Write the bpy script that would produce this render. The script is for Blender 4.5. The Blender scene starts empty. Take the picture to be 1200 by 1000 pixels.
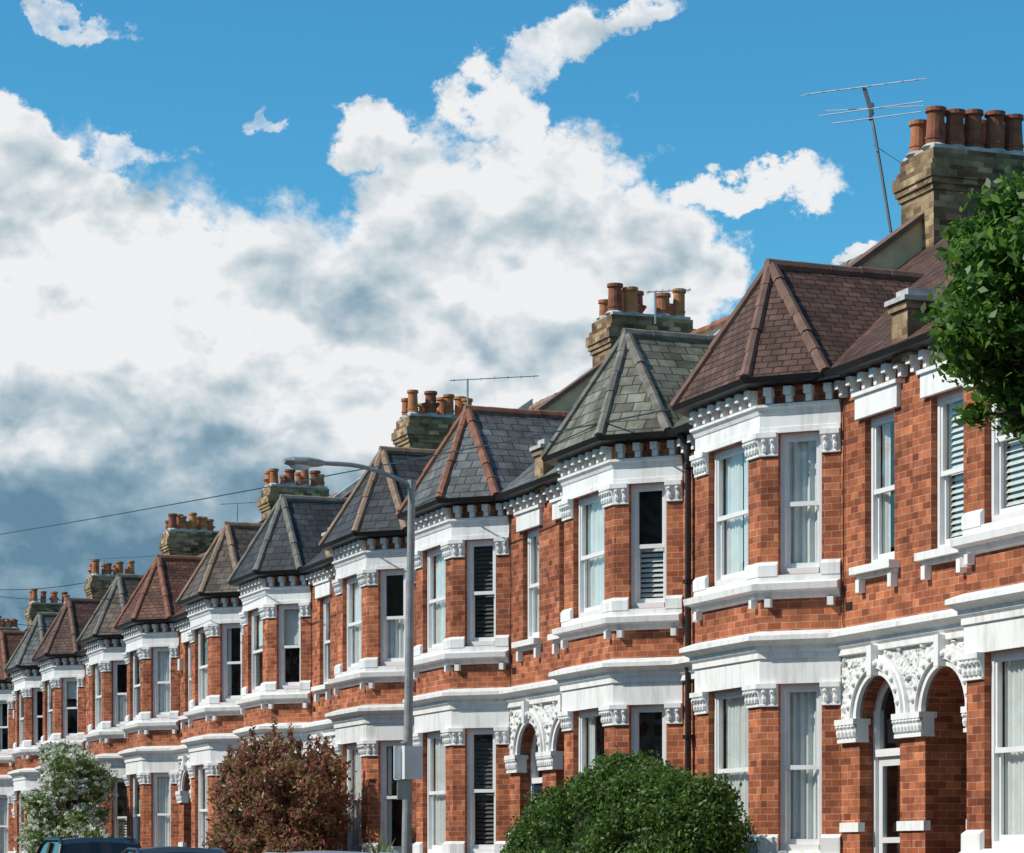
import bpy, math, random
import numpy as np
from mathutils import Vector, Matrix
random.seed(7); rng=np.random.default_rng(11)
sc=bpy.context.scene
EYE=1.5; TH=math.radians(20.1); FPX=3170.0; HOR=1010.0
WALL=13.45
Fv=Vector((-math.cos(TH),math.sin(TH),0)); Rv=Vector((math.sin(TH),math.cos(TH),0)); Zv=Vector((0,0,1))
def px(x,y,w):
    d=Fv+Rv*((x-600)/FPX)+Zv*((HOR-y)/FPX)
    t=w/d.y
    return Vector((0,0,EYE))+d*t

# ---------------------------------------------------------------- materials
def newmat(name):
    m=bpy.data.materials.new(name); m.use_nodes=True
    nt=m.node_tree; b=nt.nodes["Principled BSDF"]
    return m,nt,b
def N(nt,t,**k):
    n=nt.nodes.new(t)
    for a,v in k.items(): setattr(n,a,v)
    return n
def ramp(nt,stops,interp='LINEAR'):
    r=N(nt,'ShaderNodeValToRGB'); cr=r.color_ramp; cr.interpolation=interp
    while len(cr.elements)<len(stops): cr.elements.new(0.5)
    for e,(p,c) in zip(cr.elements,stops):
        e.position=p; e.color=(c[0],c[1],c[2],1) if hasattr(c,'__len__') else (c,c,c,1)
    return r
def mixc(nt,a,b,f,mode='MULTIPLY'):
    m=N(nt,'ShaderNodeMix',data_type='RGBA',blend_type=mode)
    L=nt.links
    for s,v in ((6,a),(7,b),(0,f)):
        if isinstance(v,bpy.types.NodeSocket): L.new(v,m.inputs[s])
        elif s==0: m.inputs[0].default_value=v
        else: m.inputs[s].default_value=(v[0],v[1],v[2],1)
    return m.outputs[2]
def simple(name,col,rough=.6,noise=.15,scale=6,bump=0,spec=.4,metal=0):
    m,nt,b=newmat(name); L=nt.links
    tc=N(nt,'ShaderNodeTexCoord'); no=N(nt,'ShaderNodeTexNoise'); no.inputs['Scale'].default_value=scale; no.inputs['Detail'].default_value=5
    L.new(tc.outputs['Object'],no.inputs['Vector'])
    r=ramp(nt,[(.3,1-noise),(.7,1+noise*.3)]); L.new(no.outputs[0],r.inputs[0])
    L.new(mixc(nt,col,r.outputs[0],1.0),b.inputs['Base Color'])
    b.inputs['Roughness'].default_value=rough; b.inputs['Specular IOR Level'].default_value=spec; b.inputs['Metallic'].default_value=metal
    if bump:
        bp=N(nt,'ShaderNodeBump'); bp.inputs['Strength'].default_value=bump; bp.inputs['Distance'].default_value=.02
        L.new(no.outputs[0],bp.inputs['Height']); L.new(bp.outputs[0],b.inputs['Normal'])
    return m
def brickmat(name,c1,c2,mortar,bw=.225,rh=.075,ms=.007,stain=.35,bump=.5,rough=.85,off=.5,vary=.12,bdist=.01,stainscale=.9,stainc=(.45,.42,.4),pervar=.35,wavy=0.0):
    m,nt,b=newmat(name); L=nt.links
    uv=N(nt,'ShaderNodeUVMap'); uv.uv_map='UVMap'; uvo=uv.outputs[0]
    if wavy:
        wn=N(nt,'ShaderNodeTexNoise'); wn.inputs['Scale'].default_value=2.5; L.new(uvo,wn.inputs['Vector'])
        wm=N(nt,'ShaderNodeVectorMath',operation='MULTIPLY_ADD'); L.new(wn.outputs['Color'],wm.inputs[0]); wm.inputs[1].default_value=(wavy,wavy,0); L.new(uvo,wm.inputs[2]); uvo=wm.outputs[0]
    br=N(nt,'ShaderNodeTexBrick'); L.new(uvo,br.inputs['Vector'])
    br.offset=off
    br.inputs['Scale'].default_value=1; br.inputs['Brick Width'].default_value=bw; br.inputs['Row Height'].default_value=rh
    br.inputs['Mortar Size'].default_value=ms; br.inputs['Mortar Smooth'].default_value=.2; br.inputs['Bias'].default_value=0
    br.inputs['Color1'].default_value=(*c1,1); br.inputs['Color2'].default_value=(*c2,1); br.inputs['Mortar'].default_value=(*mortar,1)
    va0=N(nt,'ShaderNodeVectorMath',operation='ADD'); L.new(uvo,va0.inputs[0]); va0.inputs[1].default_value=(bw*40,rh*66,0)
    b2=N(nt,'ShaderNodeTexBrick'); L.new(va0.outputs[0],b2.inputs['Vector']); b2.offset=off
    b2.inputs['Scale'].default_value=1; b2.inputs['Brick Width'].default_value=bw; b2.inputs['Row Height'].default_value=rh; b2.inputs['Mortar Size'].default_value=0
    b2.inputs['Color1'].default_value=(1+pervar,1+pervar*1.1,1+pervar*1.1,1); b2.inputs['Color2'].default_value=(1-pervar,1-pervar*1.2,1-pervar*1.2,1)
    tc=N(nt,'ShaderNodeTexCoord'); oi=N(nt,'ShaderNodeObjectInfo')
    va=N(nt,'ShaderNodeVectorMath',operation='ADD'); L.new(tc.outputs['Object'],va.inputs[0]); 
    sc_=N(nt,'ShaderNodeMath',operation='MULTIPLY'); L.new(oi.outputs['Random'],sc_.inputs[0]); sc_.inputs[1].default_value=50
    L.new(sc_.outputs[0],va.inputs[1])
    no=N(nt,'ShaderNodeTexNoise'); no.inputs['Scale'].default_value=stainscale; no.inputs['Detail'].default_value=8; no.inputs['Roughness'].default_value=.65
    L.new(va.outputs[0],no.inputs['Vector'])
    r=ramp(nt,[(.36,stainc),(.58,(1,1,1))]); L.new(no.outputs[0],r.inputs[0])
    c=mixc(nt,br.outputs['Color'],b2.outputs['Color'],1.0)
    c=mixc(nt,c,r.outputs[0],stain)
    n2=N(nt,'ShaderNodeTexNoise'); n2.inputs['Scale'].default_value=7; n2.inputs['Detail'].default_value=5; L.new(va.outputs[0],n2.inputs['Vector'])
    r2=ramp(nt,[(.3,.68),(.7,1.25)]); L.new(n2.outputs[0],r2.inputs[0])
    c=mixc(nt,c,r2.outputs[0],.8)
    hs=N(nt,'ShaderNodeHueSaturation'); L.new(c,hs.inputs['Color'])
    mr=N(nt,'ShaderNodeMapRange'); L.new(oi.outputs['Random'],mr.inputs[0]); mr.inputs[3].default_value=1-vary; mr.inputs[4].default_value=1+vary
    L.new(mr.outputs[0],hs.inputs['Value'])
    L.new(hs.outputs[0],b.inputs['Base Color']); b.inputs['Roughness'].default_value=rough; b.inputs['Specular IOR Level'].default_value=.25
    bp=N(nt,'ShaderNodeBump',invert=True); bp.inputs['Strength'].default_value=bump; bp.inputs['Distance'].default_value=bdist
    L.new(br.outputs['Fac'],bp.inputs['Height'])
    bp2=N(nt,'ShaderNodeBump'); bp2.inputs['Strength'].default_value=.3; bp2.inputs['Distance'].default_value=.01
    L.new(n2.outputs[0],bp2.inputs['Height']); L.new(bp.outputs[0],bp2.inputs['Normal']); L.new(bp2.outputs[0],b.inputs['Normal'])
    return m
def paintmat(name,col,ornament=False):
    m,nt,b=newmat(name); L=nt.links
    tc=N(nt,'ShaderNodeTexCoord'); oi=N(nt,'ShaderNodeObjectInfo')
    va=N(nt,'ShaderNodeVectorMath',operation='ADD'); L.new(tc.outputs['Object'],va.inputs[0])
    s=N(nt,'ShaderNodeMath',operation='MULTIPLY'); L.new(oi.outputs['Random'],s.inputs[0]); s.inputs[1].default_value=37; L.new(s.outputs[0],va.inputs[1])
    mp=N(nt,'ShaderNodeMapping'); mp.inputs['Scale'].default_value=(5,5,.8); L.new(va.outputs[0],mp.inputs[0])
    no=N(nt,'ShaderNodeTexNoise'); no.inputs['Scale'].default_value=1.6; no.inputs['Detail'].default_value=7; no.inputs['Roughness'].default_value=.7; L.new(mp.outputs[0],no.inputs['Vector'])
    r=ramp(nt,[(.3,(.5,.47,.42)),(.52,(1,1,1))]); L.new(no.outputs[0],r.inputs[0])
    c=mixc(nt,col,r.outputs[0],.5)
    hs=N(nt,'ShaderNodeHueSaturation'); L.new(c,hs.inputs['Color'])
    mr=N(nt,'ShaderNodeMapRange'); L.new(oi.outputs['Random'],mr.inputs[0]); mr.inputs[3].default_value=.87; mr.inputs[4].default_value=1.02
    L.new(mr.outputs[0],hs.inputs['Value']); L.new(hs.outputs[0],b.inputs['Base Color'])
    b.inputs['Roughness'].default_value=.6; b.inputs['Specular IOR Level'].default_value=.25
    if ornament:
        vo=N(nt,'ShaderNodeTexVoronoi'); vo.inputs['Scale'].default_value=13; vo.feature='SMOOTH_F1'
        n3=N(nt,'ShaderNodeTexNoise'); n3.inputs['Scale'].default_value=6; L.new(tc.outputs['Object'],n3.inputs['Vector'])
        vm=N(nt,'ShaderNodeVectorMath',operation='MULTIPLY_ADD'); L.new(n3.outputs['Color'],vm.inputs[0]); vm.inputs[1].default_value=(.25,.25,.25); L.new(tc.outputs['Object'],vm.inputs[2])
        L.new(vm.outputs[0],vo.inputs['Vector'])
        bp=N(nt,'ShaderNodeBump',invert=True); bp.inputs['Strength'].default_value=1; bp.inputs['Distance'].default_value=.06
        L.new(vo.outputs['Distance'],bp.inputs['Height']); L.new(bp.outputs[0],b.inputs['Normal'])
    return m
M={}
M['brick']=brickmat('red_brick',(.50,.155,.062),(.33,.088,.04),(.43,.29,.2),stain=.6,ms=.005,bw=.165,pervar=.34,vary=.14,wavy=.006)
M['stock']=brickmat('stock_brick',(.42,.285,.15),(.25,.16,.085),(.3,.24,.17),stain=.85,vary=.15,stainc=(.3,.27,.25),pervar=.5,bw=.2,wavy=.006)
M['white']=paintmat('white_painted_stucco',(.81,.805,.78))
M['orn']=paintmat('ornamental_stucco',(.78,.775,.75),True)
M['frame']=simple('window_frame_paint',(.8,.8,.785),.4,.08)
M['gutter']=simple('black_gutter',(.02,.019,.019),.4,.2)
M['cement']=simple('cement_flaunching',(.5,.49,.46),.9,.45,5,.4)
M['cream']=simple('cream_render',(.6,.48,.29),.9,.3,3,.2)
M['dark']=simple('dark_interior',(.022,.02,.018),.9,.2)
M['curtain']=simple('net_curtain',(.78,.8,.79),.9,.1)
M['blind']=simple('white_blind',(.7,.71,.68),.7,.08)
M['shutter']=simple('dark_slats',(.06,.06,.055),.5,.1)
M['pot']=simple('terracotta',(.46,.155,.065),.75,.5,7,.2)
M['pot2']=simple('terracotta_dark',(.3,.095,.05),.8,.5,7,.2)
M['pot3']=simple('terracotta_orange',(.55,.2,.07),.7,.35,7,.2)
def rooftile(name,c1,c2,bw,rh,stain,sc_c=(.4,.4,.38)):
    return brickmat(name,c1,c2,(c1[0]*.22,c1[1]*.22,c1[2]*.22),bw=bw,rh=rh,ms=.008,stain=stain,bump=1.0,rough=.75,vary=.08,bdist=.03,stainscale=1.6,stainc=sc_c,pervar=.2,wavy=.012)
M['r_brown']=rooftile('brown_clay_tiles',(.15,.08,.058),(.105,.055,.042),.17,.1,.7)
M['r_red']=rooftile('red_clay_tiles',(.22,.1,.06),(.15,.065,.045),.17,.1,.8)
M['r_green']=rooftile('weathered_slate',(.22,.215,.165),(.15,.148,.117),.25,.17,.9,(.38,.38,.3))
M['r_slate']=rooftile('grey_slate',(.16,.166,.162),(.11,.116,.115),.25,.17,.7)
M['r_dark']=rooftile('dark_slate',(.075,.08,.086),(.052,.056,.061),.25,.17,.6)
M['r_mix']=rooftile('brown_grey_slate',(.16,.122,.095),(.11,.087,.07),.24,.16,.9)
M['h_red']=simple('terracotta_ridge',(.29,.12,.07),.8,.5,5,.2)
M['h_brown']=simple('brown_ridge',(.2,.11,.08),.8,.4,5,.2)
M['h_grey']=simple('grey_ridge',(.22,.2,.165),.85,.5,5,.2)
M['h_tan']=simple('tan_ridge',(.32,.21,.14),.85,.4,5,.2)
def glassmat():
    m,nt,b=newmat('window_glass'); L=nt.links; nt.nodes.remove(b)
    out=[n for n in nt.nodes if n.type=='OUTPUT_MATERIAL'][0]
    lw=N(nt,'ShaderNodeLayerWeight'); lw.inputs[0].default_value=.5
    pw=N(nt,'ShaderNodeMath',operation='POWER'); L.new(lw.outputs['Facing'],pw.inputs[0]); pw.inputs[1].default_value=4.0
    mp=N(nt,'ShaderNodeMath',operation='MULTIPLY_ADD'); L.new(pw.outputs[0],mp.inputs[0]); mp.inputs[1].default_value=.8; mp.inputs[2].default_value=.08
    mp.use_clamp=True
    tr=N(nt,'ShaderNodeBsdfTransparent'); tr.inputs[0].default_value=(.92,.94,.92,1)
    gl=N(nt,'ShaderNodeBsdfGlossy'); gl.inputs['Roughness'].default_value=.02; gl.inputs['Color'].default_value=(.92,.9,.88,1)
    tc=N(nt,'ShaderNodeTexCoord'); no=N(nt,'ShaderNodeTexNoise'); no.inputs['Scale'].default_value=2.2; L.new(tc.outputs['Object'],no.inputs['Vector'])
    bp=N(nt,'ShaderNodeBump'); bp.inputs['Strength'].default_value=.25; bp.inputs['Distance'].default_value=.03; L.new(no.outputs[0],bp.inputs['Height'])
    L.new(bp.outputs[0],gl.inputs['Normal'])
    mx=N(nt,'ShaderNodeMixShader'); L.new(mp.outputs[0],mx.inputs[0]); L.new(tr.outputs[0],mx.inputs[1]); L.new(gl.outputs[0],mx.inputs[2])
    L.new(mx.outputs[0],out.inputs[0]); return m
M['glass']=glassmat()
DOORS=[simple('door_white',(.7,.7,.69),.35,.05),simple('door_navy',(.02,.035,.07),.3,.05),simple('door_black',(.02,.02,.02),.3,.05),simple('door_red',(.25,.02,.02),.3,.05),simple('door_green',(.03,.09,.06),.3,.05)]

# ---------------------------------------------------------------- mesh builder
class MB:
    def __init__(s): s.v=[];s.f=[];s.sm=[]
    def face(s,pts,smooth=False):
        i=len(s.v); s.v.extend([tuple(p) for p in pts]); s.f.append(tuple(range(i,i+len(pts)))); s.sm.append(smooth)
    def mesh(s,name,mirror=False):
        v=s.v; f=s.f
        if mirror:
            v=[(-a,b,c) for a,b,c in v]; f=[tuple(reversed(q)) for q in f]
        me=bpy.data.meshes.new(name); me.from_pydata(v,[],f)
        uvl=me.uv_layers.new(name='UVMap')
        me.update()
        for p in me.polygons:
            n=p.normal
            if abs(n.z)>.97: t=Vector((1,0,0)); b=Vector((0,1,0))
            else:
                t=Vector((-n.y,n.x,0)).normalized(); b=n.cross(t)
            for li in p.loop_indices:
                c=me.vertices[me.loops[li].vertex_index].co
                uvl.data[li].uv=(c.dot(t),c.dot(b))
            p.use_smooth=s.sm[p.index]
        return me
def fbox(mb,O,T,Nn,u0,u1,d0,d1,z0,z1):
    O=Vector(O);P=lambda u,d,z:O+T*u+Nn*d+Vector((0,0,z))
    a=P(u0,d1,z0);b=P(u1,d1,z0);c=P(u1,d1,z1);d=P(u0,d1,z1)
    e=P(u0,d0,z0);f=P(u1,d0,z0);g=P(u1,d0,z1);h=P(u0,d0,z1)
    for q in ((a,b,c,d),(f,e,h,g),(e,a,d,h),(b,f,g,c),(d,c,g,h),(e,f,b,a)): mb.face(q)
X=Vector((1,0,0)); NY=Vector((0,-1,0))
def box(mb,x0,x1,y0,y1,z0,z1): fbox(mb,(0,0,0),X,NY,x0,x1,-y1,-y0,z0,z1)
def offs(path,d):
    out=[];n=len(path)
    for i in range(n):
        ns=[]
        for a,b in ((i-1,i),(i,i+1)):
            if a>=0 and b<n:
                t=(path[b]-path[a]).normalized(); ns.append(Vector((t.y,-t.x)))
        if len(ns)==2: m=(ns[0]+ns[1])/(1+ns[0].dot(ns[1]))
        else: m=ns[0]
        out.append(path[i]+m*d)
    return out
def sweep(mb,path,prof,caps=True):
    path=[Vector(p) for p in path]
    cols=[[Vector((q.x,q.y,z)) for q in offs(path,d)] for d,z in prof]
    for j in range(len(prof)-1):
        for i in range(len(path)-1):
            mb.face([cols[j][i],cols[j][i+1],cols[j+1][i+1],cols[j+1][i]])
    if caps:
        mb.face([c[0] for c in reversed(cols)]); mb.face([c[-1] for c in cols])
def tube(mb,p,q,r,n=8,r2=None,caps=True,smooth=True):
    p=Vector(p);q=Vector(q); d=(q-p).normalized(); a=d.orthogonal().normalized(); b=d.cross(a); r2=r if r2 is None else r2
    A=[];B=[]
    for i in range(n):
        t=2*math.pi*i/n; o=a*math.cos(t)+b*math.sin(t); A.append(p+o*r);B.append(q+o*r2)
    for i in range(n):
        j=(i+1)%n; mb.face([A[i],A[j],B[j],B[i]],smooth)
    if caps: mb.face(list(reversed(A))); mb.face(B)
def lump(mb,c,rx,ry,rz,n=6,m=4):
    c=Vector(c)
    P=lambda i,j:c+Vector((rx*math.sin(math.pi*j/m)*math.cos(2*math.pi*i/n),ry*math.sin(math.pi*j/m)*math.sin(2*math.pi*i/n),rz*math.cos(math.pi*j/m)))
    for i in range(n):
        for j in range(m):
            if j==0: mb.face([P(i,0),P(i,1),P(i+1,1)],True)
            elif j==m-1: mb.face([P(i,j),P(i,m),P(i+1,j)],True)
            else: mb.face([P(i,j),P(i,j+1),P(i+1,j+1),P(i+1,j)],True)
def wall(mb,O,T,Nn,L,z0,z1,ops,rev=.14,u_start=0):
    O=Vector(O)
    us=sorted({u_start,L}|{o[0] for o in ops}|{o[1] for o in ops}); zs=sorted({z0,z1}|{o[2] for o in ops}|{o[3] for o in ops})
    P=lambda u,d,z:O+T*u+Nn*d+Vector((0,0,z))
    for a,b in zip(us,us[1:]):
        for c,d in zip(zs,zs[1:]):
            if any(o[0]<=a+1e-6 and b<=o[1]+1e-6 and o[2]<=c+1e-6 and d<=o[3]+1e-6 for o in ops): continue
            mb.face([P(a,0,c),P(b,0,c),P(b,0,d),P(a,0,d)])
    for a,b,c,d in ops:
        mb.face([P(a,0,c),P(a,0,d),P(a,-rev,d),P(a,-rev,c)])
        mb.face([P(b,0,d),P(b,0,c),P(b,-rev,c),P(b,-rev,d)])
        mb.face([P(a,0,d),P(b,0,d),P(b,-rev,d),P(a,-rev,d)])
        mb.face([P(b,0,c),P(a,0,c),P(a,-rev,c),P(b,-rev,c)])

H=lambda h:h+EYE
W_=5.25; BC=2.13; PROJ=.65
P0=Vector((BC-.865-PROJ,0));P1=Vector((BC-.865,-PROJ));P2=Vector((BC+.865,-PROJ));P3=Vector((BC+.865+PROJ,0))
SEGS=[(P0,P1),(P1,P2),(P2,P3)]
def frm(a,b):
    t=(b-a); L=t.length; t=t.normalized()
    return Vector((a.x,a.y,0)),Vector((t.x,t.y,0)),Vector((t.y,-t.x,0)),L
CL=(P3-P2).length
GW=(.12,1.95); FW=(3.15,4.7)
WINS=[]
for i,(a,b) in enumerate(SEGS):
    O,T,Nn,L=frm(a,b)
    u0,u1=((.2,L-.2) if i!=1 else (.33,L-.33))
    if i==0:u0=.22
    if i==2:u1=L-.22
    WINS.append((O,T,Nn,u0,u1,H(GW[0]),H(GW[1]),'g%d'%i)); WINS.append((O,T,Nn,u0,u1,H(FW[0]),H(FW[1]),'f%d'%i))
DC=4.53
WINS.append((Vector((0,0,0)),X,NY,DC-.33,DC+.33,H(3.14),H(4.73),'p'))
OV=.24; ZE=H(5.29); SLP=.735; YR=3.65
def house_parts(dep):
    D={k:MB() for k in ('brick_walls','white_trim','ornament','window_frames','window_glass','room_interior','gutter_and_downpipe','roof_covering','hip_and_ridge_tiles','front_door','back_walls')}
    bw=D['brick_walls'];wt=D['white_trim'];fr=D['window_frames'];gl=D['window_glass'];it=D['room_interior'];gu=D['gutter_and_downpipe'];ro=D['roof_covering'];hi=D['hip_and_ridge_tiles'];orn=D['ornament'];do=D['front_door']
    z0=0.0;ztop=H(5.25)
    for i,(a,b) in enumerate(SEGS):
        O,T,Nn,L=frm(a,b)
        ops=[w[3:7] for w in WINS if w[7] in('g%d'%i,'f%d'%i)]
        wall(bw,O,T,Nn,L,z0,ztop,ops)
    wall(bw,(0,0,0),X,NY,P0.x,z0,ztop,[])
    wall(bw,(0,0,0),X,NY,W_,H(2.3),ztop,[(DC-.33,DC+.33,H(3.14),H(4.73))],u_start=P3.x)
    R=.45; zs=H(1.52); x0=P3.x
    wall(bw,(0,0,0),X,NY,DC-R,z0,zs,[],u_start=x0)
    wall(bw,(0,0,0),X,NY,W_,z0,zs,[],u_start=DC+R)
    for xx,flip in ((DC-R,0),(DC+R,1)):
        q=[Vector((xx,0,z0)),Vector((xx,dep,z0)),Vector((xx,dep,zs)),Vector((xx,0,zs))]
        bw.face(q if not flip else q[::-1])
    n=20; ztp=H(2.3)
    arc=[Vector((DC-R*math.cos(math.pi*k/n),0,zs+R*math.sin(math.pi*k/n))) for k in range(n+1)]
    for k in range(n):
        a,b=arc[k],arc[k+1]
        orn.face([a,b,Vector((b.x,0,ztp)),Vector((a.x,0,ztp))])
        bw.face([a,a+Vector((0,dep,0)),b+Vector((0,dep,0)),b],True)
    orn.face([Vector((x0,0,zs)),arc[0],Vector((arc[0].x,0,ztp)),Vector((x0,0,ztp))])
    orn.face([arc[-1],Vector((W_,0,zs)),Vector((W_,0,ztp)),Vector((arc[-1].x,0,ztp))])
    for (ra,rb,d) in ((.45,.52,.05),(.52,.62,.085),(.62,.66,.05)):
        for k in range(n):
            t0=math.pi*k/n;t1=math.pi*(k+1)/n
            Q=lambda r,t,dd:Vector((DC-r*math.cos(t),-dd,zs+r*math.sin(t)))
            wt.face([Q(ra,t0,d),Q(ra,t1,d),Q(rb,t1,d),Q(rb,t0,d)])
            wt.face([Q(rb,t0,d),Q(rb,t1,d),Q(rb,t1,0),Q(rb,t0,0)]); wt.face([Q(ra,t0,-.03),Q(ra,t1,-.03),Q(ra,t1,d),Q(ra,t0,d)])
    for k in range(1,13):
        t=math.pi*k/13; lump(wt,(DC-.57*math.cos(t),-.09,zs+.57*math.sin(t)),.035,.03,.035)
    random.seed(3)
    for k in range(60):
        xx=random.uniform(x0+.05,W_-.05); zz=random.uniform(zs+.1,ztp-.06)
        if (xx-DC)**2+(zz-zs)**2<.69**2: continue
        lump(orn,(xx,-.005,zz),random.uniform(.02,.05),.04,random.uniform(.02,.05))
    box(wt,DC-.05,DC+.05,-.13,0.0,zs+.44,ztp-.02)
    for a,b in ((x0+.02,DC-R+.02),(DC+R-.02,W_)):
        box(wt,a-.0,b,-.06,.1,zs-.24,zs-.2); box(wt,a+.01,b-.01*(b<W_),-.04,.1,zs-.2,zs-.05); box(wt,a-.01,b,-.09,.12,zs-.05,zs+.012)
        m=int((b-a)/.09)
        for q in range(m+1):
            xx=a+(b-a)*(q+.5)/(m+1); lump(wt,(xx,-.055,zs-.13),.04,.035,.07); lump(wt,(xx,-.07,zs-.075),.03,.035,.025)
        box(wt,a,b,-.03,.05,H(.32),H(.42)); box(wt,a,b,-.035,.05,0,H(-.9))
    yb=dep; fw=.05
    box(fr,DC-R,DC-R+fw,yb-.06,yb+.04,0.3,zs+.1); box(fr,DC+R-fw,DC+R,yb-.06,yb+.04,0.3,zs+.1)
    box(fr,DC-R+fw,DC+R-fw,yb-.06,yb+.04,H(1.12),H(1.2))
    for k in range(n):
        t0=math.pi*k/n;t1=math.pi*(k+1)/n
        Q=lambda r,t,dd:Vector((DC-r*math.cos(t),yb-dd,zs+r*math.sin(t)))
        fr.face([Q(R-fw,t0,.05),Q(R-fw,t1,.05),Q(R,t1,.05),Q(R,t0,.05)]); fr.face([Q(R-fw,t0,.05),Q(R-fw,t0,0),Q(R-fw,t1,0),Q(R-fw,t1,.05)])
    gl.face([(DC-R,yb,H(1.2)),(DC+R,yb,H(1.2)),(DC+R,yb,zs+R),(DC-R,yb,zs+R)])
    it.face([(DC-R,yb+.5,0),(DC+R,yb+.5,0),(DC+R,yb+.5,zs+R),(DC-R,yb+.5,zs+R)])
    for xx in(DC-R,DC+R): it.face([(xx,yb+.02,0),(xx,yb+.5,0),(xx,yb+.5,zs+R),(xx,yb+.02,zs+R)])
    dl,dr=DC-R+fw,DC+R-fw
    box(do,dl,dl+.09,yb-.02,yb+.03,.3,H(1.12));box(do,dr-.09,dr,yb-.02,yb+.03,.3,H(1.12));box(do,dl+.09,dr-.09,yb-.02,yb+.03,H(1.02),H(1.12))
    box(do,dl+.09,dr-.09,yb-.02,yb+.03,H(.2),H(.26)); box(do,dl+.09,dr-.09,yb-.018,yb+.028,.3,H(-.45)); 
    gl.face([(dl,yb+.01,H(-.45)),(dr,yb+.01,H(-.45)),(dr,yb+.01,H(1.05)),(dl,yb+.01,H(1.05))])
    box(wt,DC-R-.02,DC+R+.02,-.3,dep+.2,0,.3); box(wt,DC-R-.02,DC+R+.02,-.6,-.3,0,.15)
    full=[Vector((0,0)),P0,P1,P2,P3,Vector((W_,0))]; bay=[P0,P1,P2,P3]
    sweep(wt,bay,[(0,H(-.06)),(.09,H(-.05)),(.1,H(.06)),(.02,H(.12)),(-.13,H(.125))])
    sweep(wt,bay,[(0,H(1.95)),(.025,H(1.95)),(.025,H(2.26)),(0,H(2.26))])
    sweep(wt,full,[(0,H(2.22)),(.05,H(2.23)),(.05,H(2.29)),(.08,H(2.32)),(.08,H(2.36)),(.15,H(2.4)),(.19,H(2.42)),(.19,H(2.47)),(.15,H(2.485)),(.02,H(2.53)),(0,H(2.53))],False)
    sweep(wt,bay,[(0,H(2.88)),(.05,H(2.9)),(.07,H(2.95)),(.14,H(2.97)),(.15,H(3.04)),(.035,H(3.07)),(.035,H(3.14)),(-.13,H(3.152))])
    sweep(wt,bay,[(0,H(4.7)),(.03,H(4.7)),(.03,H(4.76)),(.018,H(4.765)),(.018,H(4.9)),(.03,H(4.91)),(.05,H(4.96)),(.08,H(4.98)),(.08,H(5.01)),(0,H(5.015))])
    box(wt,DC-.47,DC+.47,-.05,0.01,H(4.73),H(4.97)); box(wt,DC-.5,DC+.5,-.08,0.01,H(4.97),H(5.01))
    box(wt,DC-.45,DC+.45,-.13,.12,H(3.06),H(3.14)); box(wt,DC-.42,DC+.42,-.06,.0,H(3.01),H(3.057))
    for s in(-1,1): box(wt,DC+s*.36-.04,DC+s*.36+.04,-.08,0,H(2.87),H(3.007))
    def along(i,u0,u1):
        a,b=SEGS[i]; t=(b-a).normalized(); return a+t*u0,a+t*u1
    paths=[[along(0,0.0,.22)[0],along(0,0,.22)[1]],
           [along(0,CL-.2,CL)[0],P1,along(1,0,.33)[1]],
           [along(1,1.73-.33,1.73)[0],P2,along(2,0,.2)[1]],
           [along(2,CL-.22,CL)[0],along(2,CL-.22,CL)[1]]]
    for pth in paths:
        for zt in(H(1.95),H(4.7)):
            sweep(wt,pth,[(0,zt-.25),(.03,zt-.245),(.03,zt-.225),(.015,zt-.22),(.03,zt-.14),(.06,zt-.06),(.08,zt-.05),(.08,zt+.004),(0,zt+.005)])
            for a,b in zip(pth,pth[1:]):
                L=(b-a).length; t=(b-a).normalized(); nn=Vector((t.y,-t.x)); m=max(2,int(L/.08))
                for q in range(m):
                    c=a+t*L*(q+.5)/m+nn*.035
                    lump(wt,(c.x,c.y,zt-.165),.03,.03,.055); c2=c+nn*.03; lump(wt,(c2.x,c2.y,zt-.09),.028,.028,.026)
        sweep(wt,pth,[(0,H(3.13)),(.045,H(3.13)),(.045,H(3.25)),(.015,H(3.29)),(0,H(3.29))])
        sweep(wt,pth,[(0,H(.1)),(.05,H(.1)),(.05,H(.26)),(.0,H(.3))])
    for a,b in SEGS+[(Vector((0,0)),P0),(P3,Vector((W_,0)))]:
        O,T,Nn,L=frm(a,b); m=max(2,round(L/.26))
        for q in range(m):
            u=L*(q+.5)/m
            fbox(wt,O,T,Nn,u-.045,u+.045,0,.13,H(5.1),H(5.19)); fbox(wt,O,T,Nn,u-.035,u+.035,0,.08,H(5.02),H(5.098))
    for a,b in SEGS:
        O,T,Nn,L=frm(a,b)
        for u in((.12,L-.12) if L>1 else (.1,L-.1)):
            fbox(wt,O,T,Nn,u-.035,u+.035,0,.08,H(2.79),H(2.885))
    for (O,T,Nn,u0,u1,a,b,tag) in WINS:
        w=.055; mid=(a+b)/2
        fbox(fr,O,T,Nn,u0,u0+w,-.16,-.07,a,b);fbox(fr,O,T,Nn,u1-w,u1,-.16,-.07,a,b)
        fbox(fr,O,T,Nn,u0+w,u1-w,-.16,-.07,b-w,b);fbox(fr,O,T,Nn,u0+w,u1-w,-.16,-.06,a,a+.07)
        s=.035; U0,U1=u0+w,u1-w
        fbox(fr,O,T,Nn,U0,U0+s,-.12,-.085,mid,b-w);fbox(fr,O,T,Nn,U1-s,U1,-.12,-.085,mid,b-w);fbox(fr,O,T,Nn,U0+s,U1-s,-.12,-.085,b-w-s,b-w)
        fbox(fr,O,T,Nn,U0,U1,-.122,-.08,mid-.025,mid+.025)
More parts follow.
